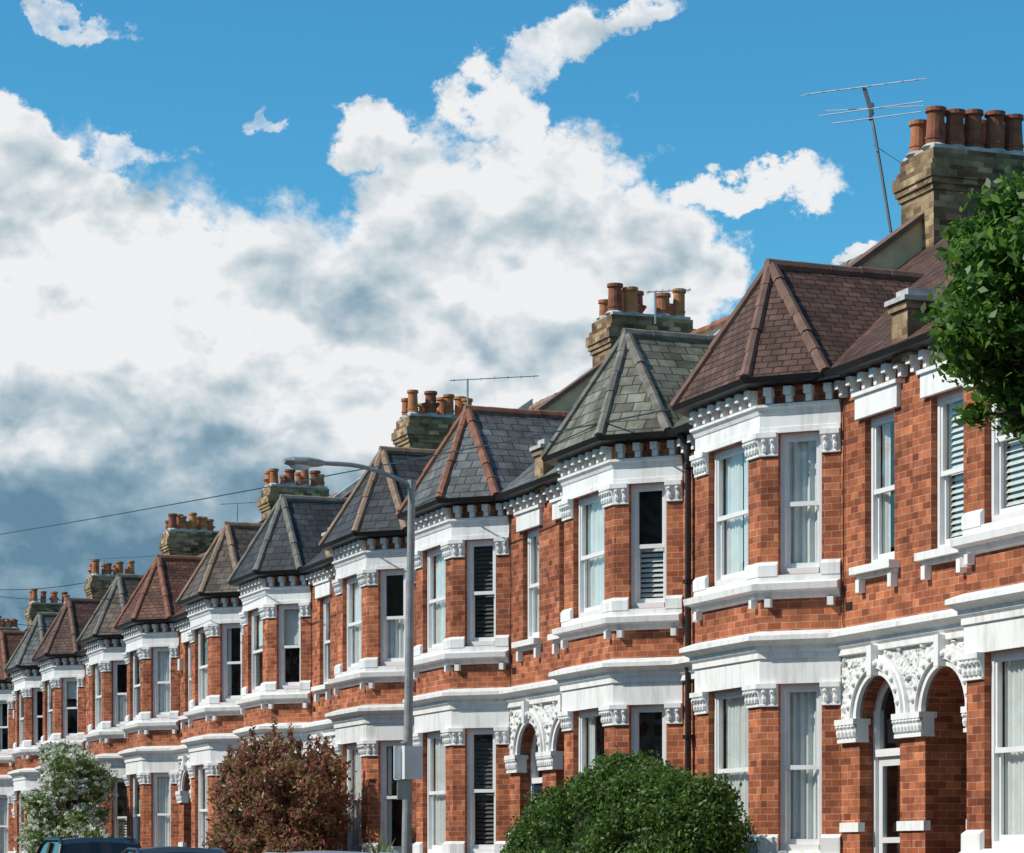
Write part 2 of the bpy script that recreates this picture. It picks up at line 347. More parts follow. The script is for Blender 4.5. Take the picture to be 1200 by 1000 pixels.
        fbox(fr,O,T,Nn,U0,U0+s,-.155,-.122,a+.07,mid-.025);fbox(fr,O,T,Nn,U1-s,U1,-.155,-.122,a+.07,mid-.025);fbox(fr,O,T,Nn,U0+s,U1-s,-.155,-.122,a+.07,a+.07+.06)
        Pn=lambda u,d,z:O+T*u+Nn*d+Vector((0,0,z))
        gl.face([Pn(U0,-.105,mid),Pn(U1,-.105,mid),Pn(U1,-.105,b-w),Pn(U0,-.105,b-w)])
        gl.face([Pn(U0,-.14,a+.07),Pn(U1,-.14,a+.07),Pn(U1,-.14,mid),Pn(U0,-.14,mid)])
        e=.06;dd=.42; q0,q1=u0-.0,u1+.0
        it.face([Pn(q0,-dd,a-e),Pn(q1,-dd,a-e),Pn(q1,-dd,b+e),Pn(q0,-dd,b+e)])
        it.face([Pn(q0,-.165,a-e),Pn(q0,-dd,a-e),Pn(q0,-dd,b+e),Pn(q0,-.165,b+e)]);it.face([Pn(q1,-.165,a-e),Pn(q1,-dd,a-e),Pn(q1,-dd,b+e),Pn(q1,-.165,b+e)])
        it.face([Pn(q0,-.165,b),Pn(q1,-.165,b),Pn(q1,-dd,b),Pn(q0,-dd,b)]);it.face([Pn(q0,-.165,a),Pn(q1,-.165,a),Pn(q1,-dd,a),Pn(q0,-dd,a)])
    sweep(gu,full,[(0,H(5.215)),(.14,H(5.215)),(.17,H(5.22)),(.25,H(5.225)),(.28,H(5.285)),(.27,H(5.29)),(.25,H(5.26)),(.14,H(5.26))],False)
    tube(gu,(.3,-.07,0),(.3,-.07,H(5.1)),.04); tube(gu,(.3,-.07,H(5.1)),(.3,-.18,H(5.22)),.04)
    for z in (1.2,3.0,4.9,6.3): box(gu,.24,.36,-.12,0,z,z+.05)
    ze=ZE; E=offs(full,OV)
    e=[Vector((p.x,p.y,ze)) for p in E]
    sl=SLP; yr=YR; zr=ze+(yr+OV)*sl
    za=H(6.78); A=Vector((BC,-.12,za)); yb_=-OV+(za-ze)/sl; B=Vector((BC,yb_,za)); 
    ro.face([e[0],e[1],B,Vector((BC,yr,zr)),Vector((0,yr,zr))]); ro.face([e[4],e[5],Vector((W_,yr,zr)),Vector((BC,yr,zr)),B])
    ro.face([e[1],e[2],A]);ro.face([e[2],e[3],A]);ro.face([e[3],e[4],A]);ro.face([e[4],B,A]);ro.face([e[1],A,B])
    ro.face([Vector((W_,yr,zr)),Vector((W_,8.3,H(5.0))),Vector((0,8.3,H(5.0))),Vector((0,yr,zr))])
    def ridge(p,q,r=.085,l=.33):
        p=Vector(p);q=Vector(q);L=(q-p).length;m=max(1,int(L/l));d=(q-p)/m
        for k in range(m):
            jit=Vector((random.uniform(-.008,.008),0,random.uniform(-.012,.008)))
            tube(hi,p+d*k+jit,p+d*(k+1.06)+jit,r*1.0,8,r*.88)
    for ee in(1,2,3,4): ridge(e[ee],A,.07)
    ridge(A+Vector((0,-.05,0)),B,.08); ridge((0,yr,zr),(W_,yr,zr),.1)
    bk=D['back_walls']
    bk.face([(W_,8,0),(0,8,0),(0,8,H(5.1)),(W_,8,H(5.1))])
    for xx in(0.003,W_-.003): bk.face([(xx,.02,0),(xx,8,0),(xx,8,H(5.05)),(xx,yr,zr-.1),(xx,.02,H(5.2))])
    return D
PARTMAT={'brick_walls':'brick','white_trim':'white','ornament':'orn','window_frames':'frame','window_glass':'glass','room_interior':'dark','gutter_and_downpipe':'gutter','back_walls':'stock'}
MESH={}
for sgn,dep in((1,.22),(-1,.6)):
    D=house_parts(dep)
    for k,mb in D.items(): MESH[(k,sgn)]=mb.mesh(k+('_a' if sgn>0 else '_b'),sgn<0)

def obj(name,me,parent=None,mat=None,loc=(0,0,0)):
    o=bpy.data.objects.new(name,me); sc.collection.objects.link(o); o.location=loc
    if parent: o.parent=parent
    if mat:
        if not len(me.materials): me.materials.append(None)
        o.material_slots[0].link='OBJECT'; o.material_slots[0].material=mat
    return o
def empty(name,loc=(0,0,0)):
    o=bpy.data.objects.new(name,None); sc.collection.objects.link(o); o.location=loc; o.empty_display_size=.3; return o

def dressing(kinds):
    cur,bl,sh=MB(),MB(),MB()
    for (O,T,Nn,u0,u1,a,b,tag) in WINS:
        k=kinds.get(tag,'dark'); u0+=.05;u1-=.05
        Pn=lambda u,d,z:O+T*u+Nn*d+Vector((0,0,z))
        def cloth(x0,x1,zb,zt,amp=.016,per=.085,d=-.19):
            n=max(6,int((x1-x0)/.014)); ph=random.random()*6
            pts=[]
            for i in range(n+1):
                u=x0+(x1-x0)*i/n; pts.append((u,d+amp*math.sin(u/per*2*math.pi+ph)+amp*.5*math.sin(u/per*2.7+ph*2)))
            for i in range(n):
                (ua,da),(ub,db)=pts[i],pts[i+1]
                cur.face([Pn(ua,da,zb),Pn(ub,db,zb),Pn(ub,db*1.0,zt),Pn(ua,da,zt)],False)
        mid=(a+b)/2
        if k=='net': cloth(u0,u1,a,b)
        elif k=='gap':
            m=u0+(u1-u0)*random.uniform(.42,.58); cloth(u0,m-.02,a,b); cloth(m+.02,u1,a,b)
        elif k=='drape': cloth(u0,u0+(u1-u0)*.27,a,b); cloth(u1-(u1-u0)*.27,u1,a,b)
        elif k=='half': cloth(u0,u1,a,mid)
        elif k in('slat','slatlow','dslat'):
            tgt=sh if k=='dslat' else bl; zt=mid if k=='slatlow' else b
            z=a+.03
            fbox(tgt,O,T,Nn,u0,u0+.03,-.2,-.17,a,zt);fbox(tgt,O,T,Nn,u1-.03,u1,-.2,-.17,a,zt)
            while z<zt-.03:
                tgt.face([Pn(u0,-.17,z),Pn(u1,-.17,z),Pn(u1,-.2,z+.045),Pn(u0,-.2,z+.045)]); z+=.062
        elif k=='roller': 
            zz=b-(b-a)*random.uniform(.3,.55); fbox(bl,O,T,Nn,u0,u1,-.2,-.19,zz,b)
    return cur,bl,sh

ROOFS={ (-1,-1):('r_brown','h_brown'),(0,1):('r_brown','h_brown'),(0,-1):('r_green','h_grey'),(1,1):('r_slate','h_red'),(1,-1):('r_dark','h_tan'),
 (2,1):('r_dark','h_grey'),(2,-1):('r_mix','h_tan'),(3,1):('r_red','h_red'),(3,-1):('r_mix','h_grey'),(4,1):('r_brown','h_brown'),(4,-1):('r_slate','h_grey'),(5,1):('r_red','h_red')}
KIN={(0,1):dict(g1='net',g2='net',f1='gap',f2='net',p='drape'),(0,-1):dict(f0='slatlow',f1='net',g1='drape',g0='dark',p='net',f2='dark'),
 (-1,-1):dict(p='slat',f1='slat',f2='slat',g1='net',f0='slat'),
 (1,1):dict(f2='dslat',f1='net',g2='dslat',g1='net',p='net'),(1,-1):dict(f0='half',f1='net',g0='drape',g1='net',p='half'),
 (2,1):dict(f2='roller',f1='roller',g2='drape',g1='net',p='roller'),(2,-1):dict(f0='drape',f1='half',g0='roller',g1='net')}
KN=['net','gap','drape','half','slatlow','roller','dark','net','dark','net','drape']

def chimney(k,par):
    st,po,ce=MB(),[MB(),MB(),MB()],MB()
    rs=random.Random(k*5+3)
    L=1.4;T=.84; yc=3.62; top=H(8.83)+ (0 if k==0 else rs.uniform(-.12,.1))
    def ring(e,a,b): box(st,-T/2-e,T/2+e,yc-L/2-e,yc+L/2+e,a,b)
    ring(0,H(6.6),top-.52); ring(.03,top-.52,top-.45); ring(.06,top-.45,top-.375); ring(.085,top-.375,top-.225); ring(.045,top-.225,top-.15); ring(.01,top-.15,top)
    box(ce,-T/2+.02,T/2-.02,yc-L/2+.02,yc+L/2-.02,top,top+.05)
    n=5 if k in(0,) else rs.choice([4,5,4])
    for row in(-.2,.2):
        for i in range(n):
            if k!=0 and rs.random()<.12: continue
            y=yc-L/2+.14+(L-.28)*i/(n-1); z=top+.03
            if k==0: h=rs.uniform(.42,.54); r=.118
            else: h=rs.choice([.32,.4,.46,.5]); r=rs.choice([.1,.115])
            tgt=po[rs.choice([0,0,1,2])] if k!=0 else po[rs.choice([0,1])]
            c=(row+rs.uniform(-.02,.02),y); lx_,ly_=rs.uniform(-.015,.015),rs.uniform(-.015,.015)
            q=lambda t:(c[0]+lx_*t/h,c[1]+ly_*t/h,z+t)
            tube(tgt,q(0),q(h-.07),r*1.05,14,r*.92,False)
            tube(tgt,q(h-.07),q(h-.05),r*.92,14,r*1.15,False)
            tube(tgt,q(h-.05),q(h),r*1.15,14,r*1.12,False)
            tube(tgt,q(h),q(h-.012),r*1.12,14,r*.8,False)
            tube(tgt,q(h-.1),q(h-.012),r*.8,14,r*.8,False)
            if k==0 or rs.random()<.5: tube(tgt,q(.12),q(.15),r*1.1,14,r*1.1)
            if k!=0 and rs.random()<.25:
                tube(tgt,q(h*.35),q(h*.5),r*1.1,14,r*1.6); tube(tgt,q(h*.5),q(h*.53),r*1.6,14,r*1.55)
            lump(ce,(c[0],c[1],z+.02),r*1.5,r*1.5,.06,10,4)
    obj('chimney_stack',st.mesh('chimney_stack'),par,M['stock']); obj('chimney_cap',ce.mesh('chimney_cap'),par,M['cement'])
    for m,nm in zip(po,('pot','pot2','pot3')):
        if m.f: obj('chimney_pots',m.mesh('chimney_pots'),par,M[nm])

def party(par,k):
    sl=SLP; ze=ZE; yr=YR; cr,co,ce,bk=MB(),MB(),MB(),MB()
    zf=lambda y:ze+(y+OV)*sl
    def slab(mb,xa,xb,ya,yb,lo,hi_):
        a=[(xa,ya,zf(ya)+lo),(xb,ya,zf(ya)+lo),(xb,yb,zf(yb)+lo),(xa,yb,zf(yb)+lo)]
        b=[(xa,ya,zf(ya)+hi_),(xb,ya,zf(ya)+hi_),(xb,yb,zf(yb)+hi_),(xa,yb,zf(yb)+hi_)]
        mb.face(b);mb.face(a[::-1]);
        for i in range(4): j=(i+1)%4; mb.face([a[i],a[j],b[j],b[i]])
    slab(cr,-.13,.13,-.1,yr,-.2,.38); slab(co,-.18,.18,-.14,yr+.02,.38,.46)
    slab(ce,W_-.11,W_+.11,.36,yr,-.2,.2); slab(ce,W_-.26,W_-.11,.36,yr,-.1,.04)
    slab(ce,W_+.11,W_+.26,.36,yr,-.1,.04)
    box(bk,W_-.17,W_+.17,-.15,.35,H(5.14),H(5.66)); box(bk,W_-.2,W_+.2,-.18,.38,H(5.66),H(5.74)); box(ce,W_-.22,W_+.22,-.21,.4,H(5.74),H(5.79)); box(ce,W_-.13,W_+.13,-.12,.34,H(5.79),H(5.88))
    obj('party_wall',cr.mesh('party_wall'),par,M['cream']); obj('coping_tiles',co.mesh('coping_tiles'),par,M['h_brown'])
    obj('cement_parapet',ce.mesh('cement_parapet'),par,M['cement']); obj('corbel_pier',bk.mesh('corbel_pier'),par,M['stock'])

SP=10.5
PARTS=list(PARTMAT)+['roof_covering','hip_and_ridge_tiles','front_door']
alarm=simple('alarm_box_plastic',(.7,.7,.66),.4,.05); alarmb=simple('alarm_box_blue',(.03,.08,.3),.4,.05)
for k in range(-2,9):
    for sgn in(1,-1):
        h=empty('terraced_brick_house',(-30-SP*k,WALL,0))
        rn=random.Random(k*17+sgn)
        rf=ROOFS.get((k,sgn)) or (rn.choice(['r_brown','r_slate','r_dark','r_mix','r_green']),rn.choice(['h_red','h_brown','h_grey','h_tan']))
        for p in PARTS:
            if p=='roof_covering': m=M[rf[0]]
            elif p=='hip_and_ridge_tiles': m=M[rf[1]]
            elif p=='front_door': m=rn.choice(DOORS) if (k,sgn)!=(0,1) else DOORS[0]
            else: m=M[PARTMAT[p]]
            obj(p,MESH[(p,sgn)],h,m)
        kd=KIN.get((k,sgn)) or {t:rn.choice(KN) for t in('g0','g1','g2','f0','f1','f2','p')}
        for mb,nm,mt in zip(dressing(kd),('curtains','blinds','shutters'),('curtain','blind','shutter')):
            if mb.f: obj(nm,mb.mesh(nm,sgn<0),h,M[mt])
        mb=MB(); xx=3.73; zc=H(5.2); pts=[(xx,-.015,zc)]
        for i in range(9): zc-=.29; pts.append((xx+rn.uniform(-.012,.02),-.018,zc))
        pts.append((xx+.06,-.03,zc-.12)); pts.append((xx+.01,-.02,zc-.2))
        for a,b in zip(pts,pts[1:]): tube(mb,a,b,.007,5,None,False)
        box(mb,DC-.75,DC-.62,-.012,.0,H(2.72),H(2.8)); obj('service_cable',mb.mesh('cable',sgn<0),h,M['gutter'])
        if rn.random()<.4 and k!=0:
            mb=MB(); box(mb,3.82,4.0,-.08,0,H(4.15),H(4.4)); obj('alarm_box',mb.mesh('alarm',sgn<0),h,rn.choice([alarm,alarmb]))
        if sgn==1: chimney(k,h); party(h,k)
# the matching terrace across the street (behind and beside the camera)
for k in range(-2,8):
    for sgn in(1,-1):
        h=empty('terraced_brick_house',(-26-SP*k,-4.2,0)); h.rotation_euler=(0,0,math.pi)
        rn=random.Random(k*31+sgn+5)
        rf=(rn.choice(['r_brown','r_slate','r_dark','r_mix','r_green']),rn.choice(['h_red','h_brown','h_grey','h_tan'])); dm=rn.choice(DOORS)
        for p in PARTS:
            m=M[rf[0]] if p=='roof_covering' else M[rf[1]] if p=='hip_and_ridge_tiles' else dm if p=='front_door' else M[PARTMAT[p]]
            obj(p,MESH[(p,sgn)],h,m)

# ---------------------------------------------------------------- aerials
def tv_aerial(base,top,booms,mat):
    mb=MB(); tube(mb,base,top,.02,6)
    for (c,dirv,half,els) in booms:
        c=Vector(c);dv=Vector(dirv).normalized(); tube(mb,c-dv*half,c+dv*half,.009,5)
        pv=dv.cross(Zv).normalized()
        for q in els: tube(mb,c+dv*half*q-pv*.16,c+dv*half*q+pv*.16,.005,4)
    o=obj('tv_aerial',mb.mesh('tv_aerial'),None,mat); return o
metal=simple('aerial_metal',(.3,.31,.33),.4,.2,5,0,.5,.7); dmetal=simple('aerial_dark',(.08,.08,.09),.5,.2); lmetal=simple('aerial_alloy',(.42,.43,.45),.45,.2)
b0=px(1044,272,16.6);t0=px(1013,104,16.6)
mb=MB(); tube(mb,b0,px(1035,215,16.6),.02,6); tube(mb,px(1035,215,16.6),px(1024,150,16.6),.02,6); tube(mb,px(1024,150,16.6),t0,.02,6)
m2=MB()
def bar(a,b,r=.011,t=None): tube(t or m2,px(a[0],a[1],a[2]),px(b[0],b[1],b[2]),r,5)
bar((944,111,16.2),(1080,93,16.9),.009)
for q in (0,.12,.25,.38,.52,.66,.8,.93,1):
    c=px(944+136*q,111-18*q,16.2+.7*q); tube(m2,c+Vector((.13,0,-.02)),c-Vector((.13,0,-.02)),.006,4)
bar((960,136,16.3),(1083,119,16.8),.008); bar((975,145,16.1),(1080,131,16.5),.008); bar((968,130,16.5),(1083,124,17.0),.006)
bar((1013,104,16.6),(1022,134,16.6),.03,mb); bar((1022,122,16.6),(1020,140,16.5),.028,mb)
bar((1024,170,16.6),(1062,195,16.9),.005,mb)
ae_=empty('tv_aerial'); obj('mast',mb.mesh('mast'),ae_,dmetal); obj('yagi_elements',m2.mesh('yagi'),ae_,lmetal)
def small_aerial(x,yb,yt,k,wd=35):
    w=17.0; b=px(x,yb,w);t=px(x,yt,w); dv=(Vector((0.3,.95,.06))).normalized(); L=(px(x+wd,yt,w)-t).length*.5
    tv_aerial(b,t,[(t+dv*L*.6,dv,L,(-.9,-.6,-.3,0,.3,.6,.9))],metal)
small_aerial(548,480,445,1); small_aerial(278,618,590,3,26); small_aerial(122,690,655,5,18); small_aerial(40,735,712,6,16);small_aerial(768,380,342,0,-20)

# ---------------------------------------------------------------- lamp
galv=simple('galvanised_steel',(.36,.37,.36),.55,.3,8,0,.5,.3); pale=simple('sign_back',(.72,.73,.72),.5,.06)
lp=px(476,1000,9.5); lx,ly=lp.x,lp.y
def H2(y,w=9.5): return px(478,y,w).z
lamp=empty('street_lamp',(lx,ly,0))
mb=MB(); tube(mb,(0,0,0),(0,0,1.3),.085,12); tube(mb,(0,0,1.3),(0,0,1.36),.085,12,.06); topz=H2(568); tube(mb,(0,0,1.36),(0.02,0.06,topz),.058,12,.042)
arm=[Vector((0.02,0.06,topz))]; L=1.05
for i in range(1,11):
    t=i/10; arm.append(Vector((0.02,.06-L*t,topz+.2*math.sin(min(1,t*1.3)*math.pi/2))))
for a,b in zip(arm,arm[1:]): tube(mb,a,b,.026,8)
tube(mb,(0.02,0.06,topz-.05),(0.02,0.06,topz+.06),.05,10,.05)
for z in(H2(870),H2(918)): tube(mb,(0,0,z-.012),(0,0,z+.012),.062,12)
obj('post_and_arm',mb.mesh('post'),lamp,galv)
mb=MB(); e=arm[-1]
secs=[(0,.04,.03),(-.06,.065,.045),(-.2,.1,.06),(-.36,.1,.055),(-.46,.06,.03)]
prev=None
for (dy,rx,rz) in secs:
    ringp=[e+Vector((rx*math.cos(t),dy,rz*math.sin(t)+.0)) for t in [2*math.pi*i/12 for i in range(12)]]
    if prev:
        for i in range(12): mb.face([prev[i],prev[(i+1)%12],ringp[(i+1)%12],ringp[i]],True)
    prev=ringp
mb.face(prev)
obj('lantern_head',mb.mesh('lantern'),lamp,galv)
mb=MB(); lump(mb,e+Vector((0,-.27,-.045)),.08,.13,.05,10,6); obj('lantern_bowl',mb.mesh('bowl'),lamp,pale)
mb=MB(); hz=H2(894)
box(mb,.06,.085,-.17,.17,hz-.19,hz+.19); box(mb,.03,.062,-.03,.03,hz-.1,hz+.1)
fbox(mb,(0,0,0),X,NY,-.19,.19,.064,.08,hz-.19,hz+.19); obj('sign_plate',mb.mesh('sign_plate'),lamp,pale)
mb=MB(); hz=H2(925); box(mb,.06,.08,-.13,.02,hz-.12,hz+.1); obj('notice_plate',mb.mesh('notice_plate'),lamp,galv)

# ---------------------------------------------------------------- telegraph pole + wires
tp=px(-150,650,8.6)
pole=empty('telegraph_pole',(tp.x,tp.y,0)); wood=simple('creosoted_wood',(.09,.06,.04),.9,.3)
mb=MB(); tube(mb,(0,0,0),(0,0,tp.z+.2),.15,10,.1); box(mb,-.5,.5,-.05,.05,tp.z-.3,tp.z-.2); obj('pole_and_crossarm',mb.mesh('pole'),pole,wood)
wires=MB()
def wire(a,b,sag,r=.011,n=24):
    pts=[a.lerp(b,i/n)-Zv*sag*4*(i/n)*(1-i/n) for i in range(n+1)]
    for p,q in zip(pts,pts[1:]): tube(wires,p,q,r,4,None,False)
T=Vector((tp.x,tp.y,tp.z))
wire(T,px(985,440,13.2),.1); 
for X_,y_ in((100,683),(60,735),(150,700)): wire(T-Vector((0,0,.35)),px(X_,y_,13.3),.35)
obj('overhead_wires',wires.mesh('overhead_wires'),None,M['gutter'])

# ---------------------------------------------------------------- ground etc
asph=simple('asphalt',(.05,.05,.052),.9,.3,30,.3); pav=brickmat('paving_slabs',(.3,.29,.27),(.25,.245,.23),(.12,.12,.11),bw=.6,rh=.6,ms=.008,pervar=.08)
grass=simple('ground_earth',(.09,.09,.05),.95,.4,2,.3); kerbm=simple('kerb_granite',(.33,.32,.31),.8,.3,9); paintw=simple('road_paint',(.75,.75,.72),.7,.25,9)
def slabobj(name,x0,x1,y0,y1,z0,z1,mat):
    mb=MB(); box(mb,x0,x1,y0,y1,z0,z1); return obj(name,mb.mesh(name),None,mat)
mb=MB(); mb.face([(-1500,-1500,-.01),(1500,-1500,-.01),(1500,1500,-.01),(-1500,1500,-.01)]); obj('ground',mb.mesh('ground'),None,grass)
mb=MB(); mb.face([(-400,1.5,-.0),(120,1.5,0),(120,9.1,0),(-400,9.1,0)]); obj('road',mb.mesh('road'),None,asph)
mb=MB()
for i in range(-60,20): mb.face([(i*6,5.25,.004),(i*6+2,5.25,.004),(i*6+2,5.35,.004),(i*6,5.35,.004)])
obj('road_marking',mb.mesh('road_marking'),None,paintw)
slabobj('kerb',-400,120,9.1,9.25,-.05,.12,kerbm); slabobj('kerb',-400,120,1.35,1.5,-.05,.12,kerbm)
slabobj('pavement',-400,120,9.25,10.95,-.05,.116,pav); slabobj('pavement',-400,120,-2,1.35,-.05,.116,pav)
mb=MB(); gm=MB()
for k in range(-2,9):
    for sg in(1,-1):
        ox=-30-SP*k; 
        xa,xb=sorted((ox+sg*.25,ox+sg*3.9)); box(mb,xa,xb,10.97,11.19,0,.85); box(gm,xa-.02,xb+.02,10.94,11.22,.85,.93)
        for xx in(xa,xb): box(mb,xx-.17,xx+.17,10.92,11.24,0,1.05); box(gm,xx-.2,xx+.2,10.89,11.27,1.05,1.13)
gw=empty('front_garden_wall'); obj('brickwork',mb.mesh('garden_wall'),gw,M['brick']); obj('coping',gm.mesh('garden_coping'),gw,M['white'])

# ---------------------------------------------------------------- foliage
def leafmat(name,stops,trans=.3,rough=.5):
    m,nt,b=newmat(name); L=nt.links
    g=N(nt,'ShaderNodeNewGeometry'); r=ramp(nt,stops); L.new(g.outputs['Random Per Island'],r.inputs[0])
    L.new(r.outputs[0],b.inputs['Base Color']); b.inputs['Roughness'].default_value=rough; b.inputs['Specular IOR Level'].default_value=.35
    tr=N(nt,'ShaderNodeBsdfTranslucent'); hs=N(nt,'ShaderNodeHueSaturation'); L.new(r.outputs[0],hs.inputs['Color']); hs.inputs['Value'].default_value=1.6; L.new(hs.outputs[0],tr.inputs[0])
    mx=N(nt,'ShaderNodeMixShader'); mx.inputs[0].default_value=trans
    out=[n for n in nt.nodes if n.type=='OUTPUT_MATERIAL'][0]
    L.new(b.outputs[0],mx.inputs[1]);L.new(tr.outputs[0],mx.inputs[2]);L.new(mx.outputs[0],out.inputs[0]); return m
def leaves(name,blobs,n,size,mat,parent=None,shell=.35,aspect=.5,jit=.9,rj=.05):
    bl=np.array([list(c)+list(r) for c,r in blobs],float)
    area=(bl[:,3]*bl[:,4]*bl[:,5])**(2/3); idx=rng.choice(len(bl),n,p=area/area.sum())
    d=rng.normal(size=(n,3)); d/=np.linalg.norm(d,axis=1)[:,None]
    rad=1-shell*rng.random(n)**1.6; rad+=rng.normal(size=n)*rj
    c=bl[idx,:3]+d*bl[idx,3:6]*rad[:,None]
    nrm=d+rng.normal(size=(n,3))*jit; nrm/=np.linalg.norm(nrm,axis=1)[:,None]
    a=np.cross(nrm,rng.normal(size=(n,3))); a/=np.linalg.norm(a,axis=1)[:,None]; b=np.cross(nrm,a)
    s=(size*(.6+.8*rng.random(n)))[:,None]
    v=np.stack([c-a*s,c+b*s*aspect+nrm*s*.12,c+a*s-nrm*s*.15,c-b*s*aspect+nrm*s*.12],1).reshape(-1,3)
    me=bpy.data.meshes.new(name); me.vertices.add(4*n); me.vertices.foreach_set('co',v.ravel())
    me.loops.add(4*n); me.loops.foreach_set('vertex_index',np.arange(4*n)); me.polygons.add(n)
    me.polygons.foreach_set('loop_start',np.arange(0,4*n,4)); me.polygons.foreach_set('loop_total',np.full(n,4)); me.update(); me.validate()
    return obj(name,me,parent,mat)
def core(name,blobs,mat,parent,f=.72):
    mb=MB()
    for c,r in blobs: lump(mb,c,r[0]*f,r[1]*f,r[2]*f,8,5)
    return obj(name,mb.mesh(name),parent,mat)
def clumps(c,R,n,r,fill=.6):
    out=[]
    for i in range(n):
        d=rng.normal(size=3); d/=np.linalg.norm(d); k=(1-fill)+fill*rng.random()**.4
        s=r*(.5+.9*rng.random())
        out.append((tuple(np.array(c)+d*np.array(R)*k*(.84+.14*rng.random())),(s,s,s*.75)))
    return out
def branches(mb,base,blobs,split,r0):
    base=Vector(base);split=Vector(split); tube(mb,base,split,r0,10,r0*.7)
    for c,r in blobs:
        c=Vector(c); m=split.lerp(c,.5)+Vector((0,0,.12)); tube(mb,split,m,r0*.32,6,r0*.2,False); tube(mb,m,c,r0*.2,5,r0*.07,False)
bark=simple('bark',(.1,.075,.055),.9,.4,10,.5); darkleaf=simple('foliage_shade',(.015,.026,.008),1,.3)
G=[(0,(.035,.07,.012)),(.5,(.065,.125,.02)),(.85,(.1,.18,.03)),(1,(.17,.26,.05))]
hl=leafmat('hedge_leaves',G,.3)
hd=empty('garden_hedge')
bl=[]; HX=-28.6
for i in range(640):
    d=rng.normal(size=3); d/=np.linalg.norm(d)
    if d[2]<-.1: d[2]=-d[2]
    p=4.0; k=(abs(d[0])**p+abs(d[1])**p+abs(d[2])**p)**(-1/p)
    u,v,q=d*k
    q=max(q,0)
    top=1.5-.3*max(0,-u)-.08*abs(u)**2+.08*math.sin(u*7+1)+.05*math.sin(u*17)
    s=rng.uniform(.09,.27)
    bl.append(((HX+u*2.6,11.75+v*.48,1.15+q*(top-.1)-s*.5),(s,s,s*.8)))
for i in range(120): bl.append(((HX+rng.uniform(-2.5,2.5),11.75+rng.uniform(-.45,.45),rng.uniform(.2,1.3)),(.25,.25,.25)))
leaves('leaves',bl,125000,.027,hl,hd,.35,.55,.9,.16)
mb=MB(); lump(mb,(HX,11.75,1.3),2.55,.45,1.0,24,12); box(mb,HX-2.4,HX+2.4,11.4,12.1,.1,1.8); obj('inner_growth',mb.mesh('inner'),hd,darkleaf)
pc=px(325,985,11.6)
ph=empty('red_leaved_shrub')
bl=clumps((pc.x,11.6,2.4),(2.15,1.05,1.2),130,.24,.6)
bl+=clumps((pc.x,11.6,1.5),(2.1,.95,.9),80,.3,.6)
RM=leafmat('red_green_leaves',[(0,(.1,.07,.03)),(.2,(.22,.06,.05)),(.42,(.3,.1,.08)),(.58,(.13,.17,.045)),(.78,(.4,.17,.12)),(1,(.24,.3,.1))],.4,.4)
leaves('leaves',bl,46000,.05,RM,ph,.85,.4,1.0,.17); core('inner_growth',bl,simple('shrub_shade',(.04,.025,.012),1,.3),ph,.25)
mb=MB(); branches(mb,(pc.x,11.6,0),bl[:40],(pc.x,11.6,.9),.07); obj('stems',mb.mesh('stems'),ph,bark)
sp=[((c[0]+rng.normal()*.08,c[1],c[2]+r[2]+.06),(.05,.05,.19)) for c,r in bl if c[2]>2.5]
leaves('shoots',sp,2800,.045,RM,ph,.9,.35,1.0)
tcp=px(80,985,11.6)
wt_=empty('blossoming_tree')
bl=clumps((tcp.x,11.6,2.9),(1.35,.95,1.35),90,.27,.65)+clumps((tcp.x+.1,11.6,1.9),(1.9,.95,.8),65,.3,.6)
GM=leafmat('light_green_leaves',[(0,(.09,.13,.035)),(.6,(.16,.23,.07)),(1,(.26,.34,.13))],.35)
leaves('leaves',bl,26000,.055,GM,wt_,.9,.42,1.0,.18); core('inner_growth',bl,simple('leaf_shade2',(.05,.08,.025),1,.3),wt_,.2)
BM=leafmat('white_blossom',[(0,(.6,.62,.52)),(1,(.84,.84,.78))],.2,.8)
fb=[]
for c,r in bl:
    if c[2]>1.7:
        for q in range(14):
            d=rng.normal(size=3); d/=np.linalg.norm(d); fb.append(((c[0]+d[0]*r[0]*1.05,c[1]+d[1]*r[1]*1.05,c[2]+d[2]*r[2]*1.05),(.075,.075,.05)))
leaves('blossom',fb,36000,.024,BM,wt_,.7,.8,1.0)
mb=MB(); branches(mb,(tcp.x,11.6,0),bl[:45],(tcp.x,11.6,1.6),.09); obj('trunk_and_limbs',mb.mesh('trunk'),wt_,bark)
nt_=empty('street_tree'); W9=9.9
tc_=px(1345,370,W9); cx,cz=tc_.x,tc_.z
bl=clumps((cx,W9,cz),(1.46,1.44,1.12),260,.2,.65)
TM=leafmat('tree_leaves',[(0,(.035,.085,.011)),(.5,(.07,.155,.02)),(.85,(.115,.225,.032)),(1,(.19,.33,.055))],.42,.45)
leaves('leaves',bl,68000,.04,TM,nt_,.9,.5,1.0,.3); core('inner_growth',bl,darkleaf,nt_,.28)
mb=MB(); branches(mb,(cx,W9,.1),bl,(cx,W9,cz-.8),.12); obj('trunk_and_limbs',mb.mesh('trunk2'),nt_,bark)
yu=empty('yucca_plant'); yp=px(446,985,11.7); mb=MB()
for i in range(46):
    a=rng.uniform(0,6.28); el=rng.uniform(.3,1.45); L=rng.uniform(.45,.7); d=Vector((math.cos(a)*math.cos(el),math.sin(a)*math.cos(el),math.sin(el)))
    o=Vector((yp.x,11.7,1.35)); s=d.cross(Zv).normalized()*.025
    m=o+d*L*.6; t=o+d*L-Zv*.12*math.cos(el)
    mb.face([o-s,o+s,m+s]);mb.face([o-s,m+s,m-s]);mb.face([m-s,m+s,t])
obj('leaves',mb.mesh('yucca'),yu,GM); mb=MB(); tube(mb,(yp.x,11.7,0),(yp.x,11.7,1.4),.06,8,.05); obj('stem',mb.mesh('stem'),yu,bark)

